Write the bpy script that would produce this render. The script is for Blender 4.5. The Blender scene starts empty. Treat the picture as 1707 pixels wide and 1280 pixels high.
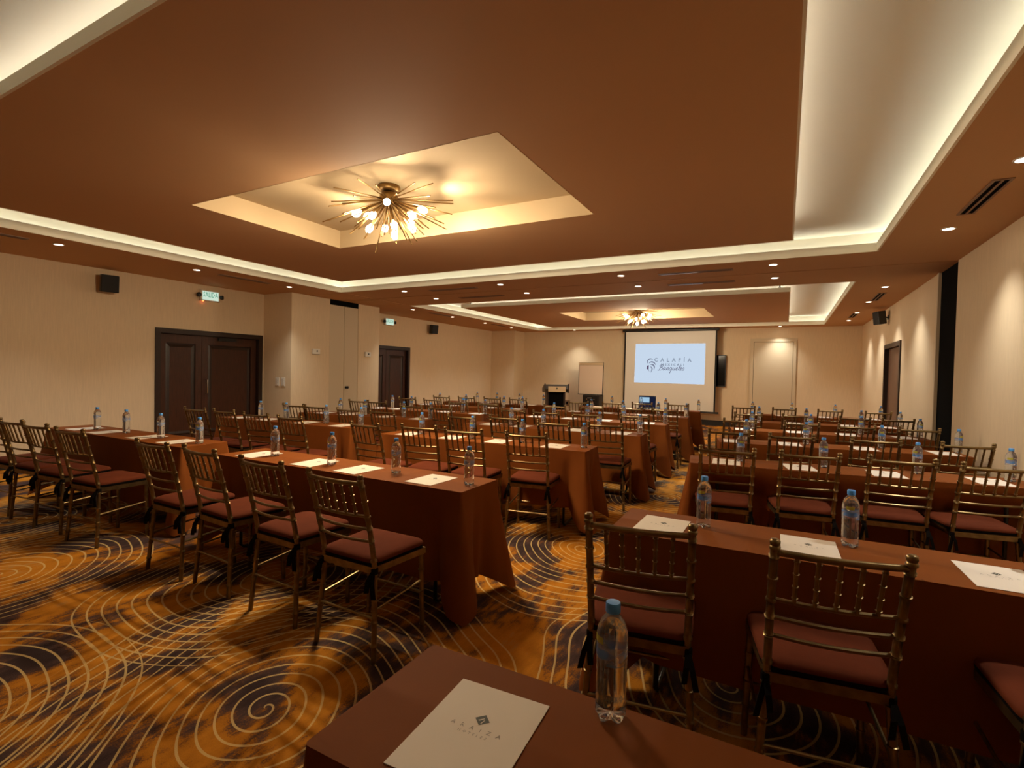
import bpy, math, random
from mathutils import Vector, Matrix
PI = math.pi
rnd = random.Random(7)
SC = bpy.context.scene
COL = SC.collection

# ------------------------------------------------------------------ camera, world, exposure
def make_camera():
    yaw, pitch, roll = .4954, .0234, .0222
    cy, sy, cp, sp, cr, sr = (math.cos(yaw), math.sin(yaw), math.cos(pitch), math.sin(pitch), math.cos(roll), math.sin(roll))
    right0 = Vector((cy, sy, 0)); fwd0 = Vector((-sy, cy, 0)); z = Vector((0, 0, 1))
    fwd = fwd0 * cp - z * sp
    up0 = fwd0 * sp + z * cp
    R = right0 * cr + up0 * sr
    U = up0 * cr - right0 * sr
    m = Matrix((R, U, -fwd)).transposed().to_4x4()
    m.translation = Vector((0, 0, 1.47))
    cam = bpy.data.cameras.new('camera')
    cam.sensor_width = 36; cam.lens = 843.1 / 1707 * 36
    cam.clip_start = .02; cam.clip_end = 100
    o = bpy.data.objects.new('camera', cam); COL.objects.link(o)
    o.matrix_world = m
    SC.camera = o
make_camera()
w = bpy.data.worlds.new('world'); SC.world = w; w.use_nodes = True
w.node_tree.nodes['Background'].inputs[0].default_value = (.02, .015, .01, 1)
w.node_tree.nodes['Background'].inputs[1].default_value = .2
SC.view_settings.view_transform = 'Standard'; SC.view_settings.look = 'None'
SC.view_settings.gamma = 1; SC.view_settings.use_curve_mapping = False
SC.view_settings.exposure = 1.5
SC.cycles.max_bounces = 10; SC.cycles.diffuse_bounces = 5; SC.cycles.transmission_bounces = 8
SC.cycles.caustics_refractive = True; SC.cycles.caustics_reflective = False
SC.cycles.sample_clamp_indirect = 4.0
COVE_COL = (.97, 1.0, .95); COVE_STRENGTH = 2.9
SPOT_COL = (1.0, .98, .90); SPOT_W = 35.0
BULB_COL = (1.0, .80, .54); BULB_STRENGTH = 22.0; BULB_W = 17.0

# ------------------------------------------------------------------ helpers
class MB:
    def __init__(s): s.v = []; s.f = []
    def box(s, x0, x1, y0, y1, z0, z1):
        b = len(s.v)
        s.v += [(x, y, z) for z in (z0, z1) for y in (y0, y1) for x in (x0, x1)]
        s.f += [tuple(b + i for i in q) for q in ((0, 2, 3, 1), (4, 5, 7, 6), (0, 1, 5, 4), (2, 6, 7, 3), (0, 4, 6, 2), (1, 3, 7, 5))]
        return s
    def quad(s, *p):
        b = len(s.v); s.v += [tuple(q) for q in p]; s.f.append(tuple(range(b, b + len(p)))); return s
    def loops(s, rings, cap=True, closed=False):
        b = len(s.v); n = len(rings[0])
        for r in rings: s.v += [tuple(p) for p in r]
        m = len(rings)
        for i in range(m if closed else m - 1):
            j = (i + 1) % m
            for k in range(n):
                l = (k + 1) % n
                s.f.append((b + i * n + k, b + i * n + l, b + j * n + l, b + j * n + k))
        if cap and not closed:
            s.f.append(tuple(b + k for k in reversed(range(n))))
            s.f.append(tuple(b + (m - 1) * n + k for k in range(n)))
        return s
    def tube(s, pts, rad, seg=8, cap=True):
        pts = [Vector(p) for p in pts]
        rad = rad if isinstance(rad, (list, tuple)) else [rad] * len(pts)
        rings = []; ref = None
        for i, p in enumerate(pts):
            d = (pts[min(i + 1, len(pts) - 1)] - pts[max(i - 1, 0)])
            if d.length < 1e-9: d = Vector((0, 0, 1))
            d.normalize()
            if ref is None: ref = Vector((1, 0, 0)) if abs(d.x) < .8 else Vector((0, 1, 0))
            a = (ref - d * ref.dot(d)).normalized(); c = d.cross(a); ref = a
            rings.append([p + (a * math.cos(t) + c * math.sin(t)) * rad[i] for t in (2 * PI * k / seg for k in range(seg))])
        return s.loops(rings, cap)
    def lathe(s, prof, seg=20, cx=0, cy=0, cap=True):
        return s.loops([[(cx + r * math.cos(2 * PI * k / seg), cy + r * math.sin(2 * PI * k / seg), z) for k in range(seg)] for r, z in prof], cap)
    def mesh(s, name, m, smooth=False):
        me = bpy.data.meshes.new(name); me.from_pydata(s.v, [], s.f); me.update()
        if m: me.materials.append(m)
        if smooth:
            for p in me.polygons: p.use_smooth = True
            try: me.set_sharp_from_angle(angle=math.radians(50))
            except Exception: pass
        return me
    def build(s, name, m, parent=None, smooth=False):
        return link(name, s.mesh(name, m, smooth), parent)

def link(name, me, parent=None, loc=None, rz=None):
    o = bpy.data.objects.new(name, me); COL.objects.link(o)
    if parent: o.parent = parent
    if loc: o.location = loc
    if rz is not None: o.rotation_euler = (0, 0, rz)
    return o
def tag(o, label, cat, group=None, kind=None):
    o['label'] = label; o['category'] = cat
    if group: o['group'] = group
    if kind: o['kind'] = kind
    return o
def thing(name, label, cat, loc=(0, 0, 0), rz=0, group=None, kind=None):
    o = bpy.data.objects.new(name, None); COL.objects.link(o)
    o.location = loc; o.rotation_euler = (0, 0, rz); o.empty_display_size = .1
    return tag(o, label, cat, group, kind)
KIDS = {}
def copy_tree(src, parent=None):
    c = src.copy(); COL.objects.link(c)
    if parent: c.parent = parent
    for k in [o for o in ALLKIDS.get(src.name, [])]: copy_tree(k, c)
    return c
ALLKIDS = {}
def index_kids(root):
    def rec(o):
        ch = [x for x in COL.objects if x.parent == o]
        ALLKIDS[o.name] = ch
        for x in ch: rec(x)
    rec(root)
def bevel(o, wdt=.005, seg=2):
    m = o.modifiers.new('bevel', 'BEVEL'); m.width = wdt; m.segments = seg; m.limit_method = 'ANGLE'; return o
ORD = ['first', 'second', 'third', 'fourth', 'fifth', 'sixth', 'seventh', 'eighth', 'ninth', 'tenth']

# ------------------------------------------------------------------ materials
def mat(name, col, rough=.6, metal=0, bump=None, var=None, coat=0, sheen=0, spec=.5):
    m = bpy.data.materials.new(name); m.use_nodes = True
    nt = m.node_tree; b = nt.nodes['Principled BSDF']
    b.inputs['Base Color'].default_value = (*col, 1); b.inputs['Roughness'].default_value = rough
    b.inputs['Metallic'].default_value = metal; b.inputs['Specular IOR Level'].default_value = spec
    if coat: b.inputs['Coat Weight'].default_value = coat
    if sheen: b.inputs['Sheen Weight'].default_value = sheen
    tc = nt.nodes.new('ShaderNodeTexCoord')
    def noise(scale, stretch, detail=4):
        mp = nt.nodes.new('ShaderNodeMapping'); mp.inputs['Scale'].default_value = stretch
        n = nt.nodes.new('ShaderNodeTexNoise'); n.inputs['Scale'].default_value = scale; n.inputs['Detail'].default_value = detail
        nt.links.new(tc.outputs['Object'], mp.inputs['Vector']); nt.links.new(mp.outputs['Vector'], n.inputs['Vector'])
        return n
    if var:
        sc, st, amt = var
        n = noise(sc, st)
        r = nt.nodes.new('ShaderNodeMapRange'); r.inputs['From Min'].default_value = .3; r.inputs['From Max'].default_value = .7
        r.inputs['To Min'].default_value = 1 - amt; r.inputs['To Max'].default_value = 1 + amt
        mx = nt.nodes.new('ShaderNodeMix'); mx.data_type = 'RGBA'; mx.blend_type = 'MULTIPLY'; mx.inputs[0].default_value = 1
        mx.inputs[6].default_value = (*col, 1)
        cb = nt.nodes.new('ShaderNodeCombineColor')
        for i in range(3): nt.links.new(r.outputs[0], cb.inputs[i])
        nt.links.new(n.outputs['Fac'], r.inputs[0]); nt.links.new(cb.outputs[0], mx.inputs[7]); nt.links.new(mx.outputs[2], b.inputs['Base Color'])
    if bump:
        sc, st, strength, dist = bump
        n = noise(sc, st, 3)
        bp = nt.nodes.new('ShaderNodeBump'); bp.inputs['Strength'].default_value = strength; bp.inputs['Distance'].default_value = dist
        nt.links.new(n.outputs['Fac'], bp.inputs['Height']); nt.links.new(bp.outputs['Normal'], b.inputs['Normal'])
    return m
def emit(name, col, st):
    m = bpy.data.materials.new(name); m.use_nodes = True; nt = m.node_tree
    nt.nodes.remove(nt.nodes['Principled BSDF'])
    e = nt.nodes.new('ShaderNodeEmission'); e.inputs[0].default_value = (*col, 1); e.inputs[1].default_value = st
    nt.links.new(e.outputs[0], nt.nodes['Material Output'].inputs[0]); return m

M = {}
M['wallpaper'] = mat('beige woven wallpaper', (.70, .55, .36), .75, bump=(60, (1, 1, .12), .25, .004), var=(14, (6, 6, .35), .045))
M['soffit'] = mat('brown ceiling paint', (.575, .335, .165), .8, bump=(90, (1, 1, 1), .08, .002))
M['cream'] = mat('cream ceiling paint', (.84, .79, .66), .8, bump=(90, (1, 1, 1), .05, .002))
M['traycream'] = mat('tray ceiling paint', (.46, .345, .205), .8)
M['black'] = mat('matt black', (.004, .004, .004), 1.0, spec=.05)
M['blackplastic'] = mat('black plastic', (.012, .012, .013), .35)
M['baseboard'] = mat('black baseboard', (.010, .009, .008), .4)
M['doorwood'] = mat('dark walnut', (.050, .015, .006), .38, var=(9, (8, 8, .6), .35), bump=(30, (8, 8, .5), .08, .002))
M['doorframe'] = mat('espresso door frame', (.022, .010, .006), .4, var=(9, (8, 8, .6), .3))
M['doorbrown'] = mat('medium brown door', (.14, .065, .035), .45, var=(9, (8, 8, .6), .25))
M['gold'] = mat('aged gold', (.215, .145, .062), .36, .9, var=(22, (1, 1, 1), .25))
M['cushion'] = mat('maroon brown cushion fabric', (.115, .026, .010), .9, spec=.1, bump=(220, (1, 1, 1), .15, .002), var=(8, (1, 1, 1), .12))
M['tie'] = mat('black ribbon', (.008, .006, .005), .9, spec=.05)
M['cloth'] = mat('chocolate tablecloth', (.190, .053, .010), .7, spec=.13, bump=(260, (1, 1, 1), .12, .0015), var=(3, (1, 1, 1), .08))
M['cloth'].node_tree.nodes['Principled BSDF'].inputs['Specular Tint'].default_value = (1, .66, .36, 1)
M['paper'] = mat('ivory paper', (.78, .70, .60), .65)
M['ink'] = mat('dark green ink', (.018, .026, .014), .6)
M['greyink'] = mat('pale grey ink', (.30, .26, .22), .6)
M['cap'] = mat('blue bottle cap', (.08, .34, .85), .4)
M['tabletop'] = mat('folding table laminate', (.3, .25, .2), .5)
M['steel'] = mat('dark steel', (.03, .03, .03), .35, .6)
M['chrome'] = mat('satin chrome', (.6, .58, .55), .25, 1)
M['white'] = mat('white plastic', (.70, .66, .58), .45)
M['ivorypanel'] = mat('cream door panel', (.60, .49, .33), .6)
M['screen'] = mat('matt projection screen', (.72, .69, .63), .9)
M['screentrim'] = mat('black screen border', (.012, .012, .012), .8)
M['grille'] = mat('speaker grille', (.006, .006, .006), .7, bump=(500, (1, 1, 1), .5, .002))
M['vent'] = mat('brown vent frame', (.26, .155, .09), .5)
M['brass'] = mat('burnished brass', (.26, .155, .055), .35, .9)
M['board'] = mat('flipchart paper', (.74, .60, .48), .8)
M['rack'] = mat('black audio rack', (.02, .019, .018), .45)
M['plate'] = mat('cream sign plate', (.62, .48, .30), .5)
M['lens'] = emit('downlight lens', (1.0, .86, .70), 9.0)
M['strip'] = emit('cove led strip', COVE_COL, COVE_STRENGTH)
M['bulb'] = emit('warm bulb', BULB_COL, BULB_STRENGTH)
M['image'] = emit('projected slide', (.50, .60, .73), .40)
M['slideink'] = emit('slide grey', (.20, .22, .31), 0.347)
M['slidepale'] = emit('slide pale grey', (.24, .29, .38), 0.347)
M['slideplum'] = emit('slide plum', (.12, .09, .16), 0.347)
M['lcd'] = emit('laptop desktop', (.010, .013, .035), 0.310)
M['lcdwin'] = emit('laptop window', (.40, .62, .80), 0.310)
M['exitglow'] = emit('exit sign face', (.62, .78, .64), 0.341)
M['exitgreen'] = emit('exit sign green', (.03, .30, .18), 0.310)
M['redled'] = emit('red pilot light', (1, .12, .03), 3.0)

def glass_mat():
    m = bpy.data.materials.new('clear plastic bottle with water'); m.use_nodes = True; nt = m.node_tree
    b = nt.nodes['Principled BSDF']; b.inputs['Base Color'].default_value = (.90, .95, 1, 1)
    b.inputs['Transmission Weight'].default_value = .94; b.inputs['IOR'].default_value = 1.33; b.inputs['Roughness'].default_value = .04
    return m
M['bottle'] = glass_mat()
def label_mat():
    m = bpy.data.materials.new('printed clear label'); m.use_nodes = True; nt = m.node_tree
    b = nt.nodes['Principled BSDF']; b.inputs['Roughness'].default_value = .35
    tc = nt.nodes.new('ShaderNodeTexCoord'); mp = nt.nodes.new('ShaderNodeMapping'); mp.inputs['Scale'].default_value = (13, 13, 22)
    v = nt.nodes.new('ShaderNodeTexNoise'); v.inputs['Scale'].default_value = 1.1; v.inputs['Detail'].default_value = 2
    cr = nt.nodes.new('ShaderNodeValToRGB')
    e = cr.color_ramp; e.elements[0].position = .49; e.elements[0].color = (.55, .60, .72, 1); e.elements[1].position = .58; e.elements[1].color = (.07, .28, .75, 1)
    nt.links.new(tc.outputs['Object'], mp.inputs[0]); nt.links.new(mp.outputs[0], v.inputs['Vector']); nt.links.new(v.outputs['Fac'], cr.inputs[0])
    nt.links.new(cr.outputs[0], b.inputs['Base Color'])
    r = nt.nodes.new('ShaderNodeMapRange'); r.inputs['From Min'].default_value = .46; r.inputs['From Max'].default_value = .60
    r.inputs['To Min'].default_value = .16; r.inputs['To Max'].default_value = .62
    nt.links.new(v.outputs['Fac'], r.inputs[0]); nt.links.new(r.outputs[0], b.inputs['Alpha'])
    return m
M['label'] = label_mat()
M['labelyellow'] = mat('yellow green label print', (.42, .40, .05), .5)

def carpet_mat():
    m = bpy.data.materials.new('patterned banquet carpet'); m.use_nodes = True; nt = m.node_tree; N = nt.nodes; L = nt.links
    b = N['Principled BSDF']; b.inputs['Roughness'].default_value = .95; b.inputs['Specular IOR Level'].default_value = .1
    tc = N.new('ShaderNodeTexCoord')
    def math_(op, a, c=None, clamp=False):
        n = N.new('ShaderNodeMath'); n.operation = op; n.use_clamp = clamp
        for i, x in enumerate((a, c)):
            if x is None: continue
            if isinstance(x, (int, float)): n.inputs[i].default_value = x
            else: L.new(x, n.inputs[i])
        return n.outputs[0]
    # blotches, brushed along the room's length
    def noise(scale, st, rot=0, detail=4, rough=.55, off=(0, 0, 0)):
        mp = N.new('ShaderNodeMapping'); mp.inputs['Scale'].default_value = st; mp.inputs['Rotation'].default_value = (0, 0, rot); mp.inputs['Location'].default_value = off
        n = N.new('ShaderNodeTexNoise'); n.inputs['Scale'].default_value = scale; n.inputs['Detail'].default_value = detail; n.inputs['Roughness'].default_value = rough
        L.new(tc.outputs['Object'], mp.inputs[0]); L.new(mp.outputs[0], n.inputs['Vector']); return n.outputs['Fac']
    def ramp(src, stops, interp='LINEAR'):
        r = N.new('ShaderNodeValToRGB'); r.color_ramp.interpolation = interp
        e = r.color_ramp.elements
        while len(e) < len(stops): e.new(.5)
        for el, (p, c) in zip(e, stops): el.position = p; el.color = (*c, 1)
        L.new(src, r.inputs[0]); return r.outputs[0]
    n1 = noise(1.9, (1.25, 1.0, 1), .3, 3, .5)
    n2 = noise(5.5, (1.5, .75, 1), .3, 4, .6, (4, 2, 0))
    n4 = noise(14, (2.4, .5, 1), .3, 2, .5, (1, 7, 0))
    n3 = noise(150, (1, 1, 1), 0, 2, .5)
    mixv = math_('ADD', math_('MULTIPLY', n1, .60), math_('MULTIPLY', n2, .28))
    mixv = math_('ADD', mixv, math_('MULTIPLY', n4, .12))
    mixv = math_('ADD', mixv, math_('MULTIPLY', math_('SUBTRACT', n3, .5), .10))
    col = ramp(mixv, [(.40, (.040, .024, .024)), (.46, (.075, .042, .036)), (.488, (.17, .070, .024)), (.52, (.42, .155, .012)), (.61, (.56, .215, .018)), (.68, (.46, .27, .10))])
    # spirals
    wx = math_('MULTIPLY', math_('SUBTRACT', noise(.9, (1, 1, 1), 0, 1), .5), .30)
    wy = math_('MULTIPLY', math_('SUBTRACT', noise(.9, (1, 1, 1), 0, 1, .5, (9, 3, 0)), .5), .30)
    sep = N.new('ShaderNodeSeparateXYZ'); L.new(tc.outputs['Object'], sep.inputs[0])
    X = math_('ADD', sep.outputs[0], wx); Y = math_('ADD', sep.outputs[1], wy)
    total = None
    spir = [(-1.92, 1.38, 1.15, .55, 1.25, 1), (-3.12, 2.33, .98, .2, 1.15, -1), (-4.75, 1.37, .85, .5, 1.3, 1), (-1.42, 4.04, 1.05, .35, 1.25, -1),
            (-.2, 2.6, .9, .2, 1.2, 1), (-1.2, 6.2, 1.0, .4, 1.2, 1), (-1.65, 9.2, 1.2, .4, 1.2, -1), (-3.9, 3.9, .9, .3, 1.2, 1), (-6.2, 1.9, 1.0, .4, 1.2, -1), (-3.0, .2, 1.0, .7, 1.3, -1), (-1.1, 12.6, 1.1, .1, 1.2, 1)]
    for cx, cy, R, rot, asp, sg in spir:
        dx = math_('SUBTRACT', X, cx); dy = math_('SUBTRACT', Y, cy)
        c, s = math.cos(rot), math.sin(rot)
        a = math_('ADD', math_('MULTIPLY', dx, c), math_('MULTIPLY', dy, s))
        d = math_('MULTIPLY', math_('SUBTRACT', math_('MULTIPLY', dy, c), math_('MULTIPLY', dx, s)), 1 / asp)
        r = math_('SQRT', math_('ADD', math_('MULTIPLY', a, a), math_('MULTIPLY', d, d)))
        th = math_('DIVIDE', math_('ARCTAN2', d, a), 2 * PI * sg)
        ph = math_('ADD', math_('DIVIDE', r, .064), th)
        fr = math_('ABSOLUTE', math_('SUBTRACT', math_('FRACT', ph), .5))
        ln = math_('LESS_THAN', fr, .075)
        ln = math_('MULTIPLY', ln, math_('LESS_THAN', r, R))
        total = ln if total is None else math_('MAXIMUM', total, ln)
    mx = N.new('ShaderNodeMix'); mx.data_type = 'RGBA'
    L.new(math_('MULTIPLY', total, .75), mx.inputs[0]); L.new(col, mx.inputs[6]); mx.inputs[7].default_value = (.66, .47, .20, 1)
    L.new(mx.outputs[2], b.inputs['Base Color'])
    bp = N.new('ShaderNodeBump'); bp.inputs['Strength'].default_value = .5; bp.inputs['Distance'].default_value = .006
    L.new(noise(300, (1, 1, 1), 0, 2), bp.inputs['Height']); L.new(bp.outputs[0], b.inputs['Normal'])
    return m
M['carpet'] = carpet_mat()

# ------------------------------------------------------------------ room shell
XL, XR, Y0, Y1 = -9.23, 1.757, -4.6, 16.24
ZC, ZU, ZI = 2.91, 3.156, 2.943
T = .12
def S(o, label, cat): return tag(o, label, cat, kind='structure')
S(MB().box(XL - .3, XR + .9, Y0 - .2, Y1 + .2, -.1, 0).build('floor', M['carpet']), 'patterned ochre and plum carpet with looping line spirals', 'floor')

DOOR1 = (4.571, 6.53, 2.087); DOOR2 = (9.30, 11.044, 2.09); DOOR3 = (10.98, 12.60, 2.18)
wl = MB()
wl.box(XL - T, XL, Y0, DOOR1[0], 0, ZU).box(XL - T, XL, DOOR1[0], DOOR1[1], DOOR1[2], ZU).box(XL - T, XL, DOOR1[1], DOOR2[0], 0, ZU)
wl.box(XL - T, XL, DOOR2[0], DOOR2[1], DOOR2[2], ZU).box(XL - T, XL, DOOR2[1], Y1, 0, ZU)
wall_left = S(wl.build('wall_left', M['wallpaper']), 'long beige papered wall with the two dark wooden double doors', 'wall')
MB().box(XL, -8.31, 15.49, Y1, 0, ZC + .02).build('corner_pier', M['wallpaper'], wall_left)
wr = MB()
SL0, SL1 = 7.79, 8.61
wr.box(XR, XR + T, Y0, SL0, 0, ZU).box(XR, XR + T, SL1, DOOR3[0], 0, ZU).box(XR, XR + T, DOOR3[0], DOOR3[1], DOOR3[2], ZU).box(XR, XR + T, DOOR3[1], Y1, 0, ZU)
wall_right = S(wr.build('wall_right', M['wallpaper']), 'beige papered wall with black partition slot and one brown door', 'wall')
MB().box(XR + .5, XR + .52, SL0, SL1, 0, ZU).box(XR + .02, XR + .52, SL0 - .02, SL0, 0, ZU).box(XR + .02, XR + .52, SL1, SL1 + .02, 0, ZU).build('partition_slot', M['black'], wall_right)
MB().box(XR + .02, XR + .06, SL0 + .005, SL1 - .02, 0, ZC).build('slot_curtain', M['black'], wall_right)
MB().box(XR - .015, XR + .02, SL1 - .015, SL1 + .045, 0, ZC).build('slot_edge_trim', M['ivorypanel'], wall_right)
wall_far = S(MB().box(XL - .2, XR + .2, Y1, Y1 + T, 0, ZU).build('wall_far', M['wallpaper']), 'beige papered end wall behind the projection screen', 'wall')
S(MB().box(XL - .2, XR + .2, Y0 - T, Y0, 0, ZU).build('wall_back', M['wallpaper']), 'beige papered wall behind the last table row', 'wall')
# partition closet
CX, CY0, CY1 = -8.40, 6.56, 8.95
wc = MB().box(XL, CX, CY0, 7.49, 0, ZC + .02).box(XL, CX, 8.29, CY1, 0, ZC + .02).box(XL, CX - .05, 7.49, 8.29, 0, ZC + .02)
wall_closet = S(wc.build('wall_closet', M['wallpaper']), 'beige partition closet standing out from the wall between the double doors', 'wall')
MB().box(CX - .05, CX - .005, 7.49, 8.29, 2.80, ZC).build('black_gap', M['black'], wall_closet)
dcl = S(MB().box(CX - .05, CX - .006, 7.497, 7.886, .02, 2.80).build('door_4', M['ivorypanel']), 'tall flush beige closet doors with small dark knob', 'door')
MB().box(CX - .05, CX - .006, 7.896, 8.283, .02, 2.80).build('door_leaf', M['ivorypanel'], dcl)
kn = MB(); kn.lathe([(.001, 0), (.03, .002), (.03, .008), (.012, .012), (.012, .035), (.028, .045), (.03, .058), (.018, .07), (.001, .072)], 16)
k = kn.build('knob', M['steel'], dcl, True); k.location = (CX - .006, 7.96, 1.06); k.rotation_euler = (0, PI / 2, 0)

# ceiling
ceil = S(MB().box(XL - .2, XR + .9, Y0 - .2, Y1 + .2, ZU, ZU + .1).build('ceiling', M['cream']), 'two-level ceiling with glowing coves, brown dropped borders and islands', 'ceiling')
OX0, OX1 = -7.48, .867
OPEN = [(.21, 6.93), (8.92, 15.64)]
TY = 7.80
sf = []
def soff(x0, x1, y0, y1): MB().box(x0, x1, y0, y1, ZC, ZC + .035).build('soffit', M['soffit'], ceil)
soff(XL, OX0, Y0, TY); soff(XL, OX0, TY + .03, Y1); soff(OX1, XR + .6, Y0, TY); soff(OX1, XR + .6, TY + .03, Y1)
soff(OX0, OX1, Y0, OPEN[0][0]); soff(OX0, OX1, OPEN[0][1], TY); soff(OX0, OX1, TY + .03, OPEN[1][0]); soff(OX0, OX1, OPEN[1][1], Y1)
MB().box(CX, XR, TY - .02, TY + .05, ZC + .036, ZC + .06).build('partition_track', M['black'], ceil)
def ring(x0, x1, y0, y1, t, z0, z1):   # frame whose inner edge is the rectangle (t>0 outside it)
    m = MB()
    m.box(x0 - t, x0, y0 - t, y1 + t, z0, z1).box(x1, x1 + t, y0 - t, y1 + t, z0, z1)
    m.box(x0, x1, y0 - t, y0, z0, z1).box(x0, x1, y1, y1 + t, z0, z1)
    return m
ISL = [(-6.68, .015, 1.15, 6.18, -4.86, -1.60, 2.705, 4.476), (-6.68, .015, 9.83, 15.03, -4.93, -1.59, 11.44, 13.33)]
for (oy0, oy1), (ix0, ix1, iy0, iy1, tx0, tx1, ty0, ty1) in zip(OPEN, ISL):
    e = .001
    ring(OX0 + e, OX1 - e, oy0 + e, oy1 - e, -.0, 0, 0)
    # lip: inner face flush with opening
    m = MB(); t = .018; a, b_, c, d = OX0, OX1, oy0, oy1
    m.box(a, a + t, c, d, ZC - .002, ZC + .095).box(b_ - t, b_, c, d, ZC - .002, ZC + .095)
    m.box(a + t, b_ - t, c, c + t, ZC - .002, ZC + .095).box(a + t, b_ - t, d - t, d, ZC - .002, ZC + .095)
    m.build('cove_lip', M['cream'], ceil)
    ring(OX0 - .15, OX1 + .15, oy0 - .15, oy1 + .15, .02, ZC + .035, ZU).build('cove_riser', M['cream'], ceil)
    ring(OX0, OX1, oy0, oy1, .149, ZC + .0355, ZC + .037).build('cove_trough', M['cream'], ceil)
    def strips(x0, x1, y0, y1, off):
        q = .014; z = ZC + .045
        m = MB(); X0, X1, YY0, YY1 = x0 - off, x1 + off, y0 - off, y1 + off
        m.box(X0 - q, X0 + q, YY0, YY1, z, z + .006).box(X1 - q, X1 + q, YY0, YY1, z, z + .006)
        m.box(X0, X1, YY0 - q, YY0 + q, z, z + .006).box(X0, X1, YY1 - q, YY1 + q, z, z + .006)
        return m
    strips(OX0, OX1, oy0, oy1, .115).build('light_strip', M['strip'], ceil)
    # island
    m = MB()
    for (x0, x1, y0, y1) in ((ix0, tx0, iy0, iy1), (tx1, ix1, iy0, iy1), (tx0, tx1, iy0, ty0), (tx0, tx1, ty1, iy1)):
        m.box(x0, x1, y0, y1, ZI, ZI + .03)
    m.build('island_panel', M['soffit'], ceil)
    m = MB(); t = .016
    for (x0, x1, y0, y1) in ((ix0 - t, ix0, iy0 - t, iy1 + t), (ix1, ix1 + t, iy0 - t, iy1 + t), (ix0, ix1, iy0 - t, iy0), (ix0, ix1, iy1, iy1 + t)):
        m.box(x0, x1, y0, y1, ZI - .002, ZI + .075)
    m.build('island_lip', M['cream'], ceil)
    ring(ix0 + .14, ix1 - .14, iy0 + .14, iy1 - .14, -.0, 0, 0)
    m = MB(); g = .14; t = .02
    for (x0, x1, y0, y1) in ((ix0 + g, ix0 + g + t, iy0 + g, iy1 - g), (ix1 - g - t, ix1 - g, iy0 + g, iy1 - g), (ix0 + g, ix1 - g, iy0 + g, iy0 + g + t), (ix0 + g, ix1 - g, iy1 - g - t, iy1 - g)):
        m.box(x0, x1, y0, y1, ZI + .03, ZU)
    m.build('island_riser', M['cream'], ceil)
    q = strips(ix0, ix1, iy0, iy1, -.11); q.v = [(x, y, z + ZI - ZC - .008) for x, y, z in q.v]
    q.build('light_strip', M['strip'], ceil)
    # tray
    m = MB(); t = .003
    for (x0, x1, y0, y1) in ((tx0, tx0 + t, ty0, ty1), (tx1 - t, tx1, ty0, ty1), (tx0 + t, tx1 - t, ty0, ty0 + t), (tx0 + t, tx1 - t, ty1 - t, ty1)):
        m.box(x0, x1, y0, y1, ZI - .0005, ZU)
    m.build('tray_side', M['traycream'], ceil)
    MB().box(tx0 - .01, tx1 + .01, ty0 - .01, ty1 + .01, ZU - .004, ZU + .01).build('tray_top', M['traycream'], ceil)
for y0, y1, dx in ((6.98, 7.72, 0), (7.93, 8.7, 0)):   # access hatches beside the partition closet
    m = MB(); x0, x1 = -8.33, -7.45; t = .025; z = ZC - .006
    m.box(x0, x1, y0, y0 + t, z, ZC).box(x0, x1, y1 - t, y1, z, ZC).box(x0, x0 + t, y0, y1, z, ZC).box(x1 - t, x1, y0, y1, z, ZC).box(x0 + t, x1 - t, y0 + t, y1 - t, z + .003, ZC)
    m.build('access_hatch', M['soffit'], ceil)

# baseboards
H = .16; q = .015
m = MB(); m.box(XL, XL + q, Y0, DOOR1[0] - .09, 0, H).box(XL, XL + q, CY1, DOOR2[0] - .09, 0, H).box(XL, XL + q, DOOR2[1] + .09, 15.49, 0, H).box(XL, -8.31 + q, 15.49 - q, 15.49, 0, H).box(-8.31, -8.31 + q, 15.49, Y1, 0, H)
m.box(CX, CX + q, CY0 - q, 7.49, 0, H).box(CX, CX + q, 8.29, CY1 + q, 0, H).box(XL, CX, CY0 - q, CY0, 0, H).box(XL, CX, CY1, CY1 + q, 0, H)
S(m.build('baseboard_left', M['baseboard']), 'black baseboard along the wall with the double doors', 'baseboard')
S(MB().box(-8.295, -.94, Y1 - q, Y1, 0, H).box(.27, XR, Y1 - q, Y1, 0, H).build('baseboard_far', M['baseboard']), 'black baseboard along the end wall behind the screen', 'baseboard')
S(MB().box(XR - q, XR, Y0, SL0, 0, H).box(XR - q, XR, SL1 + .05, DOOR3[0] - .08, 0, H).box(XR - q, XR, DOOR3[1] + .08, Y1 - q, 0, H).build('baseboard_right', M['baseboard']), 'black baseboard along the wall with the partition slot', 'baseboard')

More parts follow.
